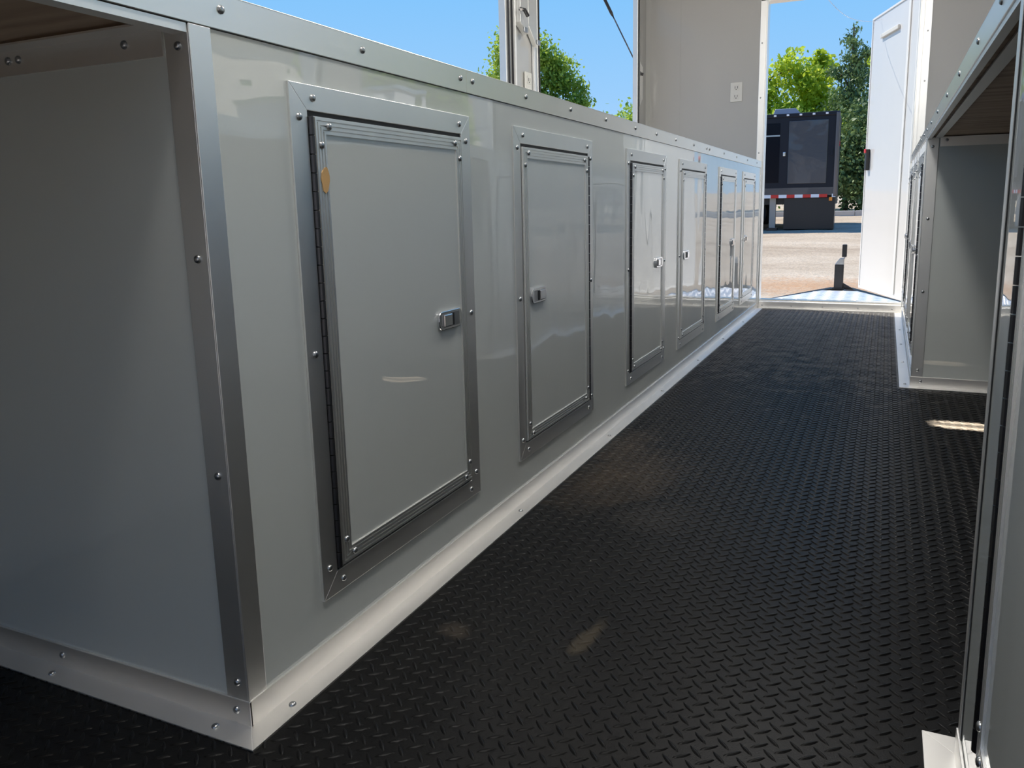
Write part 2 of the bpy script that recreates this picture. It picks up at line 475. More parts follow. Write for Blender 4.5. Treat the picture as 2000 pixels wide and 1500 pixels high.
def outlet(name, p, nrm, label, grp=None):
    t = thing(name, label, 'electrical outlet', p)
    nx, ny = nrm
    tx, ty = -ny, nx
    def bx(a0, a1, z0, z1, d0, d1, mbx):
        c = []
        for z in (z0, z1):
            for a, d in ((a0, d0), (a1, d0), (a1, d1), (a0, d1)):
                c.append((p[0] + tx * a + nx * d, p[1] + ty * a + ny * d, p[2] + z))
        return mbx.quadbox(c)
    bx(-.036, .036, -.058, .058, 0, .006, MB()).build('cover_plate', M_PLATE, t, bevel=.002)
    for zc in (-.026, .026):
        s_ = bx(-.017, .017, zc - .017, zc + .017, .006, .0085, MB()).build('socket', M_PLATE, t, bevel=.002)
        m2 = MB(); bx(-.009, -.006, zc - .006, zc + .008, .0082, .0092, m2); bx(.006, .009, zc - .006, zc + .008, .0082, .0092, m2); bx(-.003, .003, zc - .013, zc - .008, .0082, .0092, m2)
        m2.build('slot', M_SLOT, s_)
    return t
outlet('electrical_outlet', (-.168, L, 1.345), (0, -1), 'ivory duplex electrical outlet on the front wall left of the open doorway')
outlet('electrical_outlet', (XL + .004, 2.575, 1.185), (1, 0), 'pale duplex electrical outlet on the pillar between the two left windows')

# ------------------------------------------------------------------ cabinets
def rect_ring(mb, X, d, y0, y1, z0, z1, wd, sg):
    """mitred flat frame in plane x=X, thickness d toward sg"""
    o = [(y0, z0), (y1, z0), (y1, z1), (y0, z1)]
    i = [(y0 + wd, z0 + wd), (y1 - wd, z0 + wd), (y1 - wd, z1 - wd), (y0 + wd, z1 - wd)]
    for k in range(4):
        a, b = o[k], o[(k + 1) % 4]; c, e = i[(k + 1) % 4], i[k]
        mb.prism([(X, *a), (X, *b), (X, *c), (X, *e)], (sg * d, 0, 0))
    return mb

def cabinet_door(parent, X, sg, y0, y1, z0, z1, hinge, detail=True, tape=False, sd=.004, hr=.0042):
    """sg=+1 faces +x. hinge 'lo'/'hi' = low-y or high-y side"""
    wd = .034
    sur = MB()
    # four mitred strips, each very slightly separated so the joint reads
    rect_ring(sur, X, sd, y0, y1, z0, z1, wd, sg)
    S = sur.build('door_surround', M_ALUV, parent, bevel=.0006)
    gy0, gy1, gz0, gz1 = y0 + wd, y1 - wd, z0 + wd, z1 - wd
    MB().box(min(X, X + sg * .0012), max(X, X + sg * .0012), gy0, gy1, gz0, gz1).build('recess', M_SLOT, S)
    hg = 2 * hr + .0006
    gl, gh = (hg, .003) if hinge == 'lo' else (.003, hg)
    ly0, ly1, lz0, lz1 = gy0 + gl, gy1 - gh, gz0 + .005, gz1 - .007
    # leaf
    leaf = MB().box(*sorted((X + sg * .0012, X + sg * .0055)), ly0 + .002, ly1 - .002, lz0 + .002, lz1 - .002).build('door', M_PANEL, parent)
    lw = .024
    rib = MB()
    nr = 4
    rect_ring(rib, X + sg * .0012, .0050, ly0, ly1, lz0, lz1, lw, sg)
    for k in range(nr):
        a = .0012 + k * (lw / nr)
        o0 = a; r_ = lw / nr - .0022
        rect_ring(rib, X + sg * .0062, .0020, ly0 + o0, ly1 - o0, lz0 + o0, lz1 - o0, r_, sg)
    rib.build('ribbed_edging', M_ALUV, leaf)
    # piano hinge
    hy = gy0 + hr + .0003 if hinge == 'lo' else gy1 - hr - .0003
    hb = MB(); nk = 26
    for k in range(nk):
        za = lz0 + (lz1 - lz0) * k / nk; zb = lz0 + (lz1 - lz0) * (k + 1) / nk - .0012
        hb.cyl((X + sg * .0055, hy, za), (X + sg * .0055, hy, zb), hr, 12)
    hb.build('piano_hinge', M_DARKSTEEL, leaf)
    # latch
    cz = (z0 + z1) / 2
    ly = ly1 - lw - .046 if hinge == 'lo' else ly0 + lw + .046
    rx = X + sg * .0055
    pts = []
    hw, hh = .042, .017
    for a in range(9):
        q = -math.pi / 2 + math.pi * a / 8; pts.append((rx, ly + hw - .010 + .010 * math.cos(q), cz + hh * math.sin(q)))
    for a in range(9):
        q = math.pi / 2 + math.pi * a / 8; pts.append((rx, ly - hw + .010 + .010 * math.cos(q), cz + hh * math.sin(q)))
    LT = MB().prism(pts, (sg * .006, 0, 0)).build('latch', M_CHROME, leaf, bevel=.0012)
    MB().box(*sorted((rx + sg * .0058, rx + sg * .0064)), ly - .030, ly + .030, cz - .0125, cz + .0125).build('latch_recess', M_STEEL, leaf)
    s0 = -1 if hinge == 'hi' else 1
    MB().box(*sorted((rx + sg * .0060, rx + sg * .0098)), *sorted((ly - s0 * .028, ly + s0 * .0)), cz - .011, cz + .011).build('latch_paddle', M_CHROME, leaf, bevel=.0015)
    MB().box(*sorted((rx + sg * .0060, rx + sg * .0072)), *sorted((ly + s0 * .001, ly + s0 * .010)), cz - .011, cz + .011).build('latch_slot', M_SLOT, leaf)
    # screws
    xs = X + sg * sd; h = wd / 2
    ps = [(xs, y0 + wd + .013, z1 - h), (xs, y1 - wd - .006, z1 - h), (xs, y0 + h, z1 - wd - .010), (xs, y1 - h, z1 - wd - .012),
          (xs, y0 + h, cz), (xs, y1 - h, cz), (xs, y0 + wd + .013, z0 + h), (xs, y1 - wd - .006, z0 + h), (xs, y0 + h, z0 + wd + .012), (xs, y1 - h, z0 + wd + .012)]
    xl = X + sg * .0082; e_ = lw / 2
    pl = [(xl, ly0 + lw + .006, lz1 - e_), (xl, ly1 - lw - .004, lz1 - e_), (xl, ly0 + e_, lz1 - lw - .014), (xl, ly1 - e_, lz1 - lw - .014),
          (xl, ly0 + lw + .006, lz0 + e_), (xl, ly1 - lw - .004, lz0 + e_), (xl, ly0 + e_, lz0 + lw + .014), (xl, ly1 - e_, lz0 + lw + .014)]
    if detail:
        for p in ps: screw(S, p, (sg, 0, 0))
        for p in pl: screw(leaf, p, (sg, 0, 0))
    else: screws_stuff(parent, ps + pl, (sg, 0, 0))
    if tape:
        rnd = random.Random(4)
        pts = []
        for k in range(11):
            q = 2 * math.pi * k / 11; r_ = (.011 if math.cos(q * 1.0) > -2 else .01) * rnd.uniform(.7, 1.15)
            pts.append((X + sg * .0083, ly0 + .016 + r_ * .9 * math.cos(q), .715 + r_ * 1.3 * math.sin(q) - (.010 if math.sin(q) < -.7 else 0)))
        M_TAPE = mat('brown_tape', (.55, .33, .13), .7)
        tp = MB().prism(pts, (sg * .0008, 0, 0)).build('tape_scrap', M_TAPE, leaf)
        tp['label'] = 'small torn brown tape scrap'
    return leaf

def L_trim(mb, X, sg, y0, y1, t_=.003, base=0.0):       # wall leg + floor leg along y
    mb.box(*sorted((X, X + sg * t_)), y0, y1, base, w)
    mb.box(*sorted((X, X + sg * w)), y0, y1, base, base + t_)
    return mb

# --- long left cabinet
lc = thing('base_cabinet', 'long low grey panelled base cabinet with six framed doors along the left wall', 'cabinet', (-.37, 2.24, 0))
MB().box(-.02, 0, 0.0, L - .003, .003, HB - .003).build('front_panel', M_PANEL, lc)
MB().box(XL + .004, -.021, 0.0, .018, .003, HB - .003).build('end_panel', M_PANEL, lc)
# corner angle
ct = MB()
ct.box(0, .0022, -.0022, .030, w * .2, HB - .0025); ct.box(-.036, 0, -.0022, 0, w * .2, HB - .004)
CT = ct.build('corner_trim', M_ALUV, lc, bevel=.0008)
for z in (.853, .613, .344, .062): screw(CT, (-.016, -.0022, z), (0, -1, 0))
# bottom angle on the front and on the end
bt = MB()
t_ = .003
bt.prism([(0, 0, 0), (t_ + .0005, -t_ - .0005, 0), (t_ + .0005, -t_ - .0005, w), (0, 0, w)], (0, .0001, 0))
bt.box(.0002, t_ + .0008, -t_, L - .004, 0, w)
bt.prism([(0, 0, .0001), (w, -w, .0001), (w, L - .036, .0001), (0, L - .036, .0001)], (0, 0, t_))
BT = bt.build('base_trim', M_ALUB, lc, bevel=.0007)
for y in (.055, .80, 1.42, 2.02, 2.62, 3.2, 3.8): screw(BT, (w * .55, y, t_), (0, 0, 1))
bt = MB()
bt.box(XL + .004, t_ + .0008, -t_ - .0008, -.0002, 0, w)
bt.prism([(XL + .004, 0, .0001), (XL + .004, -w, .0001), (w, -w, .0001), (0, 0, .0001)], (0, 0, t_))
BE = bt.build('base_trim', M_ALUB, lc, bevel=.0007)
screw(BE, (-.020, -t_ - .0008, .022), (0, -1, 0)); screw(BE, (-.36, -t_ - .0008, .022), (0, -1, 0)); screw(BE, (-.042, -w * .55, t_), (0, 0, 1)); screw(BE, (-.36, -w * .6, t_), (0, 0, 1))
# cleat angle under the worktop on the end panel
cl = MB().box(XL + .004, -.04, -.0025, 0, HB - .035, HB - .003).box(XL + .004, -.04, -.030, 0, HB - .006, HB - .0035).build('cleat', M_ALUB, lc)
for x in (-.10, -.29, -.31, -.5): screw(cl, (x, -.0025 if x != -.29 else -.0025, .862), (0, -1, 0))
ZT, ZB = .8349, .1012
DY = [(.154, .648), (.840, 1.331), (1.640, 2.111), (2.309, 2.812), (3.094, 3.570), (3.767, 4.214)]
for i, (a, b) in enumerate(DY):
    cabinet_door(lc, 0, 1, a, b, ZB, ZT, 'lo' if i % 2 == 0 else 'hi', detail=i < 4, tape=(i == 0))
# far corner post strip
MB().box(0, .003, L - .045, L - .006, w, HB).build('corner_trim', M_ALUV, lc)

# --- left worktop: plywood board with aluminium edging in three lengths
wl = thing('worktop', 'aluminium edged plywood worktop on the long left cabinet under the windows', 'worktop', (-.37, 1.5, HB))
MB().box(XL + .002, -.002, -1.35, L - .003, HB, HT - .002).build('board', M_PLY, wl)
MB().box(XL + .003, -.03, -1.35, L - .003, HT - .002, HT + .001).build('top_sheet', M_ALUB, wl)
tk = .0025
for k, (a, b) in enumerate(((-1.35, .6445), (.6455, 2.83), (2.831, L - .006))):
    e_ = MB().box(-.002, tk, a, b, HB - .002, HT + .003).box(-.04, tk, a, b, HT + .001, HT + .0035).build('edging', M_ALU, wl, bevel=.0008)
    for y in (-.95, -.6, -.25, .048, .324, .622, .668, .911, 1.178, 1.448, 1.733, 1.98, 2.25, 2.55, 2.80, 2.86, 3.2, 3.55, 3.9, 4.25):
        if a < y < b: screw(e_, (tk, y, .9), (1, 0, 0))
MB().box(-.022, 0, -1.35, -.003, HB - .013, HB - .003).build('under_rail', M_ALUB, wl)

# --- right far cabinet
YR = 2.3976
rc = thing('base_cabinet', 'low base cabinet with framed doors on the right, next to the open white door', 'cabinet', (1.21, 3.44, 0))
MB().box(W, W + .02, YR, L - .007, .003, HB - .003).build('front_panel', M_PANEL, rc)
MB().box(W + .021, XR - .003, YR, YR + .018, .003, HB - .003).build('end_panel', M_PANEL, rc)
ct = MB().box(W - .0022, W, YR - .0022, YR + .030, .008, HB - .0025).box(W, W + .036, YR - .0022, YR, .008, HB - .004).build('corner_trim', M_ALUV, rc, bevel=.0008)
for z in (.845, .60, .345, .062): screw(ct, (W + .018, YR - .0022, z), (0, -1, 0))
bt = MB().box(W - .0038, W - .0002, YR - t_, L - .037, 0, w)
bt.prism([(W, YR, .0001), (W - w, YR - w, .0001), (W - w, L - .037, .0001), (W, L - .037, .0001)], (0, 0, t_))
B2 = bt.build('base_trim', M_ALUB, rc, bevel=.0007)
for y in (YR + .02, 2.85, 3.3, 3.75): screw(B2, (W - w * .5, y, t_), (0, 0, 1)); 
bt = MB().box(W - .0038, XR - .003, YR - .0038, YR - .0002, 0, w)
bt.prism([(XR - .003, YR, .0001), (XR - .003, YR - w, .0001), (W - w, YR - w, .0001), (W, YR, .0001)], (0, 0, t_))
B3 = bt.build('base_trim', M_ALUB, rc, bevel=.0007)
for x in (W + .03, W + .3): screw(B3, (x, YR - .0038, .022), (0, -1, 0))
for i, (a, b) in enumerate(((2.47, 2.97), (3.17, 3.67), (3.82, 4.30))):
    cabinet_door(rc, W, -1, a, b, ZB, ZT, 'lo' if i % 2 == 0 else 'hi', detail=i < 1)
cl = MB().box(W + .04, XR - .003, YR - .0025, YR, HB - .035, HB - .003).build('cleat', M_ALUB, rc)
for x in (W + .06, W + .3): screw(cl, (x, YR - .0025, .865), (0, -1, 0))

# --- right near cabinet
YN = .2835
rn = thing('base_cabinet', 'nearest base cabinet at the right edge, its piano hinged door beside a narrow grey panel', 'cabinet', (1.21, -.5, 0))
MB().box(W, W + .02, -1.35, YN, .003, HB - .003).build('front_panel', M_PANEL, rn)
MB().box(W + .021, XR - .003, YN - .018, YN, .003, HB - .003).build('end_panel', M_PANEL, rn)
MB().box(W - .0022, W, YN - .016, YN + .0022, .008, HB - .003).box(W, W + .036, YN, YN + .0022, .008, HB - .004).build('corner_trim', M_ALUV, rn, bevel=.0008)
MB().box(W - .0012, W, YN - .020, YN - .016, .008, HB - .003).build('seam', M_SLOT, rn)
bt = MB().box(W - .0038, W - .0002, -1.35, YN + t_, 0, w)
bt.prism([(W, -1.35, .0001), (W - w, -1.35, .0001), (W - w, YN + w, .0001), (W, YN, .0001)], (0, 0, t_))
bt.prism([(W - .0002, YN, .0001), (XR - .003, YN, .0001), (XR - .003, YN + w, .0001), (W - w, YN + w, .0001)], (0, 0, t_))
bt.box(W - .0038, XR - .003, YN + .0022, YN + .0055, 0, w)
bt.build('base_trim', M_ALUB, rn, bevel=.0007)
cabinet_door(rn, W, -1, -.39, .138, ZB, ZT, 'hi', detail=True, sd=.0012, hr=.0062)

# --- right worktop
wr = thing('worktop', 'aluminium edged plywood worktop on the right spanning an open knee space', 'worktop', (1.21, 1.5, HB))
MB().box(W + .002, XR - .002, -1.35, L - .007, HB, HT - .002).build('board', M_PLY, wr)
MB().box(W + .03, XR - .003, -1.35, L - .007, HT - .002, HT + .001).build('top_sheet', M_ALUB, wr)
e_ = MB().box(W - tk, W + .002, -1.35, L - .02, HB - .002, HT + .003).box(W - tk, W + .04, -1.35, L - .02, HT + .001, HT + .0035).build('edging', M_ALU, wr, bevel=.0008)
for y in (-.1, .2, .45, .718, 1.058, 1.395, 1.769, 2.10, 2.38, 2.62, 2.9, 3.2, 3.5, 3.8, 4.1): screw(e_, (W - tk, y, .9), (-1, 0, 0))
MB().box(W, W + .012, YN + .003, YR - .003, HB - .010, HB - .002).build('under_rail', M_ALUB, wr)
MB().box(W + .024, W + .045, YN + .003, YR - .003, HB - .006, HB - .002).build('support_angle', M_ALUB, wr)

# ------------------------------------------------------------------ open entry door (structure)
hx, hy = W - .002, L + .105
fx, fy = .573, 5.33
dv = Vector((fx - hx, fy - hy, 0)); dl = dv.length; dv.normalize()
nv = Vector((dv.y, -dv.x, 0))      # outer side (+x)
if nv.x < 0: nv = -nv
D1 = struct_empty('door_1', (hx, hy, .06))
WM[D1.name] = Matrix.Translation((hx, hy, .06))
def dbox(mb, a0, a1, d0, d1, z0, z1):
    c = []
    for z in (z0, z1):
        for a, d in ((a0, d0), (a1, d0), (a1, d1), (a0, d1)):
            c.append(Vector((hx, hy, 0)) + dv * a + nv * d + Vector((0, 0, z)))
    return mb.quadbox(c)
M_DOORW = mat('door_white', (.60, .60, .60), .35, 0, .8, .04)
n_ = noise(M_DOORW, 3.0, 2, obj_coords(M_DOORW, (1, 1, .4)), .4)
add_bump(M_DOORW, n_.outputs['Fac'], .004, 1.0, ('Coat Normal',))
dbox(MB(), 0, dl, .003, .040, .066, 1.855).build('door_panel', M_DOORW, D1, bevel=.003)
mb = MB()
dbox(mb, 0, .014, -.002, .045, .060, 1.862); dbox(mb, dl - .014, dl, -.002, .045, .060, 1.862); dbox(mb, .014, dl - .014, -.002, .045, .060, .078); dbox(mb, .014, dl - .014, -.002, .045, 1.848, 1.862)
mb.build('door_edging', M_WHITE, D1, bevel=.002)
mb = MB(); dbox(mb, .13, .16, -.004, .003, .085, 1.84); mb.build('door_seam', M_WHITE, D1, bevel=.002)
mb = MB(); dbox(mb, .30, .60, -.012, .003, 1.70, 1.725); mb.build('door_holder', M_PLATE, D1, bevel=.003)
LH = dbox(MB(), dl - .085, dl - .045, -.022, .003, .87, 1.01).build('latch', M_BLACKM, D1, bevel=.006)
dbox(MB(), dl - .078, dl - .052, -.030, -.020, .985, 1.012).build('latch_button', M_RED, LH, bevel=.004)
MB().cyl((hx + .004, hy - .012, .07), (hx + .004, hy - .012, 1.85), .006, 10).build('door_hinge', M_WHITE, D1)

ch = thing('door_chain', 'thin pale chain sagging from the doorway header to the open white door', 'chain', (.33, 4.9, 1.85))
CP = [(.6548, 5.2, 1.850), (.616, 5.18, 1.820), (.5755, 5.15, 1.811), (.5272, 5.1, 1.809), (.487, 5.0, 1.800), (.4495, 4.9, 1.797), (.417, 4.8, 1.803), (.3816, 4.72, 1.822), (.3492, 4.65, 1.849), (.3030, 4.56, 1.890)]
def chain_pt(u):
    u *= len(CP) - 1; i = min(int(u), len(CP) - 2); f = u - i
    return Vector(CP[i]).lerp(Vector(CP[i + 1]), f)
mb = MB(); NK = 74
for k in range(NK):
    a, b = chain_pt(k / NK), chain_pt((k + 1.15) / NK if k < NK - 1 else 1)
    d = (b - a).normalized(); n = (d.cross(Vector((0, 0, 1)) if k % 2 else Vector((1, .3, 0)))).normalized() * .0016
    m_ = (a + b) / 2
    mb.tube([a, m_ + n * 1.6, b, m_ - n * 1.6, a], .0008, 5)
mb.build('links', M_CHROME, ch)

# ------------------------------------------------------------------ hatches and gas strut on the serving side
def hatch(name, x, sg, y0, y1, z, length, ang, label, grp=None):
    t = thing(name, label, 'window hatch', (x, (y0 + y1) / 2, z))
    d = Vector((sg * math.cos(ang), 0, math.sin(ang))); n = Vector((-sg * math.sin(ang), 0, math.cos(ang)))
    def hb(mb, a0, a1, ya, yb, n0, n1):
        c = []
        o = Vector((x, 0, z))
        for nn in (n0, n1):
            for a, y in ((a0, ya), (a1, ya), (a1, yb), (a0, yb)):
                c.append(o + d * a + n * nn + Vector((0, y, 0)))
        return mb.quadbox(c)
    hb(MB(), .02, length, y0, y1, 0, .03).build('hatch_panel', M_WHITE, t)
    mb = MB(); hb(mb, 0.0, .02, y0, y1, 0, .03); hb(mb, length, length + .02, y0, y1, -.005, .035)
    mb.build('hatch_edging', M_ALUV, t)
    return t, d, n
hatch('window_hatch', XL - TL - .014, -1, .30, 2.36, 2.045, 1.10, R(12), 'raised white hatch outside the nearer left window')
t2, d2, n2 = hatch('window_hatch', XL - TL - .014, -1, 2.70, 4.27, 2.045, 1.10, R(44), 'raised white hatch outside the farther left window, held by the gas strut')
hatch('window_hatch', XR + T + .014, 1, .20, 2.20, 2.005, 1.05, R(20), 'raised white hatch outside the nearer right window')
hatch('window_hatch', XR + T + .014, 1, 2.50, 3.95, 2.005, 1.05, R(20), 'raised white hatch outside the farther right window')
gs = thing('gas_strut', 'thin black gas strut holding up the hatch of the farther left window', 'gas strut', (XL + .004, 4.30, 1.45))
A_ = Vector((XL + .012, 4.30, 1.478)); B_ = Vector((-1.16, 4.243, 2.34))
MB().tube([A_, A_.lerp(B_, .42)], .0042, 8).build('piston_rod', M_DARKSTEEL, gs, smooth=True)
MB().tube([A_.lerp(B_, .41), A_.lerp(B_, .43), B_], [.006, .0095, .0095], 10).build('cylinder', M_BLACKM, gs, smooth=True)
MB().tube([A_ + Vector((-.012, 0, 0)), A_ + Vector((.012, .012, -.006))], .009, 10).build('ball_joint', M_BLACKM, gs)
MB().prism([(XL + .004, 4.29, 1.55), (XL + .004, 4.35, 1.52), (XL + .004, 4.35, 1.33), (XL + .004, 4.29, 1.28)], (.006, 0, 0)).build('bracket', M_ALUV, gs)

# ------------------------------------------------------------------ trailer tongue with tread-plate deck, and jack
tg = thing('trailer_tongue', 'bright aluminium diamond plate tongue deck outside the doorway sill', 'trailer tongue', (.42, 5.3, -.05))
DZ = -.035
mb = MB().prism([(-.35, L + .12, DZ - .006), (1.19, L + .12, DZ - .006), (.55, 5.98, DZ - .006), (.29, 5.98, DZ - .006)], (0, 0, .006))
mb.build('deck_plate', M_TREAD, tg)
mb = MB()
def in_deck(x, y):
    f = (y - (L + .12)) / (5.98 - L - .12)
    return 0.02 < f < .985 and -.35 + .64 * f + .03 < x < 1.19 - .64 * f - .03
yy = L + .15; row = 0
while yy < 5.98:
    xx = -.35 + (.05 if row % 2 else 0)
    while xx < 1.2:
        if in_deck(xx, yy):
            s_ = 1 if row % 2 else -1
            a = Vector((math.cos(R(45) * s_), math.sin(R(45) * s_), 0)) * .034; b = Vector((-a.y, a.x, 0)) * .25
            c = Vector((xx, yy, DZ))
            mb.poly([c - a, c - b, c + a, c + b, c + Vector((0, 0, .006))], [(0, 1, 4), (1, 2, 4), (2, 3, 4), (3, 0, 4)])
        xx += .10
    yy += .05; row += 1
tb = mb.build('raised_tread', M_TREAD, tg); tb['kind'] = 'stuff'
mb = MB()
for s_ in (-1, 1):
    a = Vector((.42 + s_ * .75, L + .12, 0)); b = Vector((.42 + s_ * .06, 6.30, 0))
    d = (b - a).normalized(); n = Vector((-d.y, d.x, 0)) * .03
    mb.quadbox([a - n + Vector((0, 0, DZ - .11)), b - n + Vector((0, 0, DZ - .11)), b + n + Vector((0, 0, DZ - .11)), a + n + Vector((0, 0, DZ - .11)),
                a - n + Vector((0, 0, DZ - .007)), b - n + Vector((0, 0, DZ - .007)), b + n + Vector((0, 0, DZ - .007)), a + n + Vector((0, 0, DZ - .007))])
mb.build('frame_rail', M_BLACKM, tg)
MB().box(.36, .48, 6.28, 6.55, DZ - .11, DZ - .03).build('coupler', M_BLACKM, tg, bevel=.01)
jx, jy = .405, 6.10
jk = thing('tongue_jack', 'black upright tongue jack with a cranked handle beyond the tongue deck', 'jack', (jx, jy, DZ))
MB().box(jx - .034, jx + .034, jy - .034, jy + .034, -.40, .165).build('outer_tube', M_BLACKM, jk, bevel=.006)
MB().prism([(jx + .034, jy, DZ), (jx + .12, jy, DZ), (jx + .034, jy, DZ + .05)], (0, .02, 0)).build('gusset', M_BLACKM, jk)
MB().box(jx - .045, jx + .045, jy - .045, jy + .045, DZ, DZ + .012).build('base_plate', M_BLACKM, jk)
MB().cyl((jx, jy, -.55), (jx, jy, -.40), .025).build('drop_leg', M_STEEL, jk)
MB().prism([(jx - .034, jy - .03, .165), (jx + .034, jy - .03, .165), (jx + .034, jy - .03, .215), (jx + .002, jy - .03, .215)], (0, .06, 0)).build('gear_cap', M_STEEL, jk, bevel=.004)
MB().tube([(jx + .018, jy, .19), (jx + .034, jy - .02, .22), (jx + .034, jy - .02, .235)], .010).build('crank_arm', M_CHROME, jk)
MB().box(jx + .016, jx + .052, jy - .035, jy - .005, .225, .325).build('crank_grip', M_BLACKM, jk, bevel=.006)

# ------------------------------------------------------------------ ground
def gh(x, y):
    pts = [(-60, -.55), (7, -.55), (9, -.42), (14, -.03), (16, .08), (20, .24), (24, .38), (40, .9), (90, 2.0)]
    for (a, b), (c, d) in zip(pts, pts[1:]):
        if y <= c: return b + (d - b) * max(0, (y - a)) / (c - a)
    return pts[-1][1]
def grid_mesh(name, xs, ys, material, dz=0.0, amp=.015, seed=1):
    rnd = random.Random(seed); mb = MB()
    for y in ys:
        for x in xs: mb.v.append(Vector((x, y, gh(x, y) + dz + rnd.uniform(-amp, amp))))
    nx = len(xs)
    for j in range(len(ys) - 1):
        for i in range(nx - 1): mb.f.append((j * nx + i, j * nx + i + 1, (j + 1) * nx + i + 1, (j + 1) * nx + i))
    return mb.build(name, material, smooth=True)
xs = [-60, -45, -30, -22, -16, -12, -9, -7, -5.5] + [-4.5 + i * .5 for i in range(16)] + [4, 5, 7, 9, 12, 16, 24, 34, 50]
ys = [-40, -25, -15, -9, -5, -2, 1, 4] + [5 + .5 * i for i in range(40)] + [26, 28, 31, 35, 40, 50, 70]
ground = grid_mesh('ground', xs, ys, M_DIRT); ground['kind'] = 'structure'

# curb and shaded road strip behind the parked trailer
cb = MB()
for k in range(16):
    xa, xb = -12 + k * 1.5, -12 + (k + 1) * 1.5 - .01
    cb.box(xa, xb, 21.2, 21.4, gh(0, 21) - .2, gh(0, 21.3) + .13)
kb = cb.build('roadside_curb', M_CONC, bevel=.01); kb['label'] = 'long pale concrete curb behind the parked black trailer'; kb['category'] = 'curb'

# ------------------------------------------------------------------ parked black trailer
bx_, by_ = -.215, 16.3
ry = R(2.0)        # local +x runs along the side toward its right-hand end
bt_ = thing('enclosed_trailer', 'tall black box trailer with a red and white reflective stripe parked across the lot', 'trailer', (bx_, by_, gh(0, 16.2)), ry)
g0 = gh(0, 16.2)
M_TB = mat('black_gloss', (.035, .038, .05), .25, 0, 1.0, .02)
n_ = noise(M_TB, 1.3, 2, obj_coords(M_TB), .4); add_bump(M_TB, n_.outputs['Fac'], .02, 1.0, ('Coat Normal', 'Normal'))
M_TB2 = mat('black_trim_paint', (.010, .011, .018), .45, spec=.3)
LEN, WID = 7.0, 2.3
zb_, zt_ = .775 - g0, 2.385 - g0
def TBX(x0, x1, y0, y1, z0, z1): return MB().box(x0, x1, y0, y1, z0, z1)
def addl(name, mb, m_, parent, bevel=0): return mb.build(name, m_, parent, bevel=bevel, local=True)
addl('body', TBX(-LEN, 0, 0, WID, zb_, zt_), M_TB2, bt_, .02)
addl('roof_rail', TBX(-LEN, .01, -.02, WID + .02, zt_ - .06, zt_ + .02), M_TB2, bt_, .015)
cp = addl('corner_post', TBX(-.055, .02, -.03, .05, zb_ - .02, zt_), mat('dark_anodised', (.16, .14, .14), .3, .8), bt_, .015)
addl('side_panel', TBX(-.93, -.19, -.012, 0, zb_ + .25, zt_ - .13), M_TB, bt_, .006)
addl('window_opening', TBX(-2.6, -1.10, -.008, 0, zb_ + .28, zt_ - .16), mat('dark_window', (.004, .005, .010), .15, spec=.15), bt_)
addl('window_bar', TBX(-2.6, -1.10, -.016, -.008, zt_ - .42, zt_ - .39), M_STEEL, bt_)
addl('door_lock', TBX(-1.03, -.98, -.03, -.0, zb_ + .80, zb_ + .88), M_CHROME, bt_, .006)
addl('lower_skirt', TBX(-LEN, -.03, -.014, 0, zb_ + .01, zb_ + .17), M_TB, bt_)
addl('door_holdback', TBX(-.13, -.09, -.03, 0, zb_ + .78, zb_ + .92), M_TB2, bt_)
mr_ = mat('tape_red', (.62, .03, .02), .4); mw_ = mat('tape_white', (.85, .85, .88), .4)
mb1, mb2 = MB(), MB()
for k in range(28):
    a = -k * .155
    (mb1 if k % 2 else mb2).box(a - .155 if k else -.07, a, -.026, -.014, zb_ - .03, zb_ + .035)
st = addl('reflective_stripe', mb1, mr_, bt_); st['label'] = 'red blocks of the stripe'
st = addl('reflective_stripe', mb2, mw_, bt_); st['label'] = 'white blocks of the stripe'
addl('marker_light', TBX(-.12, -.06, -.035, -.014, zb_ - .10, zb_ - .03), M_AMBER, bt_, .004)
addl('marker_light', TBX(.018, .03, .30, .36, zb_ + .98, zb_ + 1.08), M_RED, bt_)
mwl = mat('lens_white', (.85, .86, .9), .3)
for k in range(7):
    addl('clearance_light', TBX(-.25 - k * .245, -.20 - k * .245, -.045, -.02, zt_ - .035, zt_ - .002), mwl, bt_, .006)
ac = MB().prism([(-1.28, .25, zt_ + .02), (-.72, .25, zt_ + .02), (-.84, .30, zt_ + .15), (-1.24, .30, zt_ + .15)], (0, .65, 0))
addl('roof_vent', ac, mat('vent_grey', (.20, .22, .27), .4), bt_, .01)
addl('underbody_box', TBX(-.98, -.01, .02, .75, .02, zb_ - .03), M_BLACKM, bt_, .01)
addl('frame_rail', TBX(-LEN, 0, .15, WID - .15, zb_ - .16, zb_ - .002), M_BLACKM, bt_)
addl('landing_leg', TBX(-1.26, -1.14, .02, .14, 0.06, zb_ - .03), mat('tan_steel', (.36, .32, .28), .5), bt_)
addl('foot_plate', TBX(-1.30, -1.10, .0, .18, 0.0, .06), M_BLACKM, bt_)
for (xc, yc) in ((-1.70, .12), (-2.50, .12), (-1.70, 2.0), (-2.50, 2.0)):
    wmb = MB(); wmb.cyl((xc, yc, .36), (xc, yc + .22, .36), .36, 28)
    wh = addl('wheel', wmb, M_TIRE, bt_, .03)
    addl('rim', MB().cyl((xc, yc - .01, .36), (xc, yc + .02, .36), .19, 20), M_STEEL, wh)

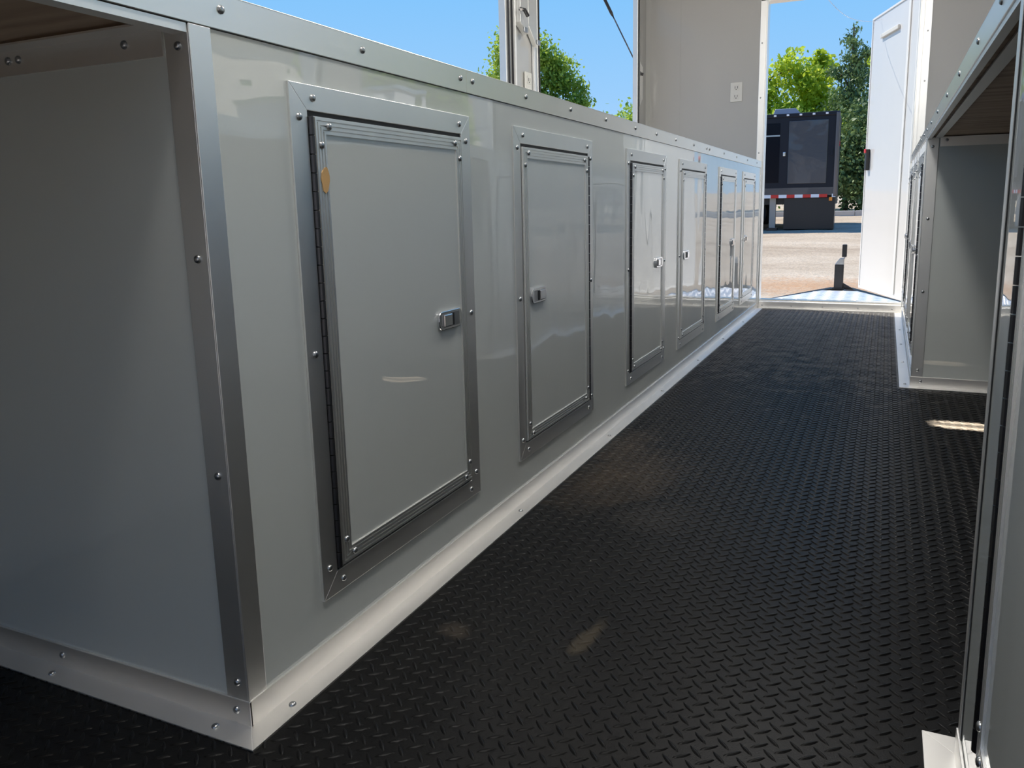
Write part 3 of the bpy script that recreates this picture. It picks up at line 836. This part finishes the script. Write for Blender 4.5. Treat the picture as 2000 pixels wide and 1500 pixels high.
# ------------------------------------------------------------------ parked white trailer on the right, seen only as a reflection in the gloss panels
wt = thing('enclosed_trailer', 'white box trailer parked outside to the right, visible as a reflection', 'trailer', (5.4, 7.6, -.55))
MB().box(4.5, 6.6, 7.05, 7.95, -.1, 2.0).build('body', M_WHITE, wt, bevel=.02)
MB().box(4.48, 6.62, 7.03, 7.97, 2.0, 2.05).build('roof', M_ALUB, wt)
for yy in (7.25, 7.75): MB().cyl((4.52, yy, -.27), (4.75, yy, -.27), .28, 24).build('wheel', M_TIRE, wt)

# ------------------------------------------------------------------ pale building added on the right for warm fill light and reflections
yb = thing('warm_bounce_building', 'long beige metal building added on the right, outside the frame, to bounce warm light', 'building', (14, 8, -.55))
MB().box(13, 19, -14, 30, -.6, 4.6).build('wall', mat('warm_bounce_wall', (.66, .62, .54), .75), yb)
MB().box(12.7, 19.3, -14.3, 30.3, 4.6, 4.85).build('roof', M_ALUB, yb)
for q_ in (-2, 6, 14): MB().box(12.96, 13.0, q_, q_ + 3, -.5, 2.9).build('bounce_building_door', M_WHITE, yb)

# ------------------------------------------------------------------ pale building added behind the open rear to bounce neutral light inside
wk = thing('rear_bounce_building', 'pale building added behind the open rear end, outside the frame, to bounce light', 'building', (0, -11, -.55))
MB().box(-9, 9, -16, -11, -.6, 4.2).build('wall', mat('rear_bounce_wall', (.50, .48, .44), .8), wk)
MB().box(-9.3, 9.3, -16.3, -10.7, 4.2, 4.5).build('roof', M_ALUB, wk)
MB().box(-1.6, 2.2, -11.02, -10.98, -.55, 3.0).build('bounce_building_door', M_WHITE, wk)

# ------------------------------------------------------------------ trees
def tree(name, label, cat, base, h, crown, n, lm, seed, leaf=.16, trunk_r=.10, conifer=False, group=None):
    """crown = list of (dx,dy,z,rx,ry,rz) blobs relative to the base"""
    rnd = random.Random(seed)
    x0, y0 = base; z0 = gh(x0, y0)
    t = thing(name, label, cat, (x0, y0, z0), 0, group)
    tm = MB(); tm.tube([(0, 0, -.2), (.04, .02, h * .4), (0, 0, h * .75)] if not conifer else [(0, 0, -.2), (0, 0, h * .97)], [trunk_r, trunk_r * .7, trunk_r * .3] if not conifer else [trunk_r, .02], 8)
    for (dx, dy, z, rx, ry_, rz) in crown:
        tm.tube([(0, 0, max(.3, z - rz * 1.2 - .3)), (dx * .6, dy * .6, z - rz * .3), (dx, dy, z)], [trunk_r * .45, trunk_r * .25, .015], 6)
    tm.build('trunk', M_BARK, t, local=True)
    tot = sum((c[3] * c[4] * c[5]) ** (2 / 3) for c in crown)
    P, N = [], []
    for c in crown:
        k = int(n * (c[3] * c[4] * c[5]) ** (2 / 3) / tot)
        sub = [(rnd.gauss(0, 1), rnd.gauss(0, 1), rnd.gauss(0, 1)) for _ in range(max(9, k // 55))]
        cen = []
        for s_ in sub:
            v = Vector(s_).normalized() * rnd.uniform(.45, .98)
            cen.append(Vector((c[0] + v.x * c[3], c[1] + v.y * c[4], c[2] + v.z * c[5])))
        for i in range(k):
            cc = cen[i % len(cen)]; sc = .24 * min(c[3], c[5]) + .05
            P.append((cc.x + rnd.gauss(0, sc), cc.y + rnd.gauss(0, sc), cc.z + rnd.gauss(0, sc * .75)))
    P = np.array(P); m_ = len(P)
    rs = np.random.RandomState(seed)
    a = rs.normal(size=(m_, 3)); a /= np.linalg.norm(a, axis=1)[:, None]
    b = rs.normal(size=(m_, 3)); b -= a * (a * b).sum(1)[:, None]; b /= np.linalg.norm(b, axis=1)[:, None]
    s_ = leaf * rs.uniform(.6, 1.2, size=(m_, 1))
    if conifer: a[:, 2] -= .5; s_ *= .8
    V = np.stack([P - a * s_ * .5, P + b * s_ * .28, P + a * s_ * .5, P - b * s_ * .28], 1).reshape(-1, 3).astype(np.float32)
    me = bpy.data.meshes.new('foliage'); me.vertices.add(len(V)); me.vertices.foreach_set('co', V.ravel())
    me.loops.add(len(V)); me.loops.foreach_set('vertex_index', np.arange(len(V), dtype=np.int32))
    me.polygons.add(m_); me.polygons.foreach_set('loop_start', np.arange(m_, dtype=np.int32) * 4)
    me.update(calc_edges=True); me.materials.append(lm)
    o = bpy.data.objects.new('foliage', me); col.objects.link(o); o.parent = t
    return t
G = 'trees behind the black trailer'
tree('leafy_tree', 'rounded bright green tree standing beyond the left window pillar', 'tree', (-7.95, 18.6), 4.9,
     [(-.85, 0, 2.5, .55, .6, .8), (-.9, .1, 3.2, .50, .5, .6), (-.65, .1, 3.8, .50, .5, .5), (-.5, 0, 4.5, .35, .3, .5), (-.1, 0, 3.2, .65, .6, .7), (.0, 0, 4.4, .45, .4, .45), (.45, 0, 2.7, .65, .6, .7),
      (.5, 0, 4.0, .42, .4, .5), (.95, .1, 3.7, .36, .35, .55), (1.05, 0, 2.5, .55, .5, .6), (1.42, 0, 3.1, .28, .3, .45), (-.5, 0, 1.7, .8, .7, .6), (.5, 0, 1.6, .8, .7, .6)], 34000, M_LEAF2, 3, .11)
tree('leafy_tree', 'yellow green tree at the left above the black trailer roof', 'tree', (-3.3, 24.5), 4.2,
     [(.1, 0, 3.6, .8, .8, .65), (.7, 0, 3.0, .8, .8, .6), (-.8, 0, 3.1, .9, .8, .7), (.2, 0, 2.2, 1.1, .9, .7), (1.2, 0, 4.1, .35, .4, .55), (1.25, .1, 2.5, .7, .7, .6)], 11000, M_LEAF, 5, .16)
tree('leafy_tree', 'spreading yellow green tree in the middle above the black trailer roof', 'tree', (-1.5, 25.0), 4.4,
     [(0, 0, 3.7, .6, .7, .6), (-.4, 0, 2.8, .9, .8, .6), (.6, 0, 2.9, .7, .8, .7), (.1, 0, 2.0, 1.1, .9, .7), (.2, 0, 4.15, .3, .4, .4)], 11000, M_LEAF, 7, .16)
tree('juniper_tree', 'tall dark ragged juniper rising beside the open white door', 'tree', (-.35, 23.5), 5.1,
     [(0, 0, 4.55, .16, .2, .45), (.05, 0, 4.0, .30, .3, .4), (.45, 0, 4.25, .35, .2, .1), (-.35, 0, 3.75, .4, .25, .16), (.1, 0, 3.4, .5, .5, .5), (0, 0, 2.7, .7, .6, .6), (.2, 0, 1.8, .9, .8, .7), (.4, 0, 1.0, .9, .8, .6)], 15000, M_LEAF3, 11, .12, .09, True)
tree('leafy_tree', 'bright green tree partly hidden behind the open white door edge', 'tree', (.95, 25.2), 4.6,
     [(-.3, 0, 4.1, .55, .5, .55), (.2, 0, 3.4, .8, .7, .6), (-.25, 0, 2.7, .5, .6, .5), (.6, 0, 2.4, .9, .8, .8)], 9000, M_LEAF, 13, .16)
tree('evergreen_bush', 'dark dense evergreen bush right of the black trailer', 'bush', (.25, 22.6), 2.6,
     [(0, 0, 2.2, .8, .7, .7), (.3, 0, 1.4, 1.1, .8, .8), (-.5, 0, 1.3, .8, .8, .8), (0.2, 0, .7, 1.2, .8, .6), (.9, .1, 2.0, .7, .6, .7)], 16000, M_LEAF3, 17, .13, .06)
tree('evergreen_bush', 'dark evergreen bush showing just above the black trailer roof', 'bush', (-2.4, 23.0), 2.9,
     [(0, 0, 2.3, 1.2, .7, .5), (-1.2, 0, 2.0, 1.0, .7, .6), (1.2, 0, 2.1, .9, .7, .6), (0, 0, 1.2, 1.8, .7, .7)], 13000, M_LEAF2, 19, .13, .06)
tree('leafy_tree', 'low green tree top just over the far end of the left worktop', 'tree', (-9.0, 33.0), 4.6,
     [(0, 0, 3.2, 1.2, 1, 1.0), (.9, 0, 2.6, 1.2, 1, .9), (2.1, 0, 2.6, 1.0, .8, .8)], 7000, M_LEAF2, 23, .2)
# trees on the right side of the lot, mirrored in the gloss panels
tree('leafy_tree', 'green tree outside the right windows, visible as a reflection', 'tree', (7.0, 10.5), 4.4,
     [(0, 0, 3.0, 1.3, 1.3, 1.1), (.8, 0, 2.0, 1.2, 1.2, 1.0), (-.9, 0, 2.0, 1.2, 1.2, 1.0), (0, 0, 1.1, 1.6, 1.4, .8)], 9000, M_LEAF2, 29, .22)
tree('leafy_tree', 'broad green tree farther off outside the right windows, visible as a reflection', 'tree', (9.6, 3.0), 5.2,
     [(0, 0, 3.6, 1.7, 1.7, 1.3), (1, 1, 2.4, 1.6, 1.6, 1.2), (-1.1, -1, 2.3, 1.6, 1.6, 1.2), (0, 0, 1.2, 2.1, 2, .9)], 9000, M_LEAF2, 31, .28)
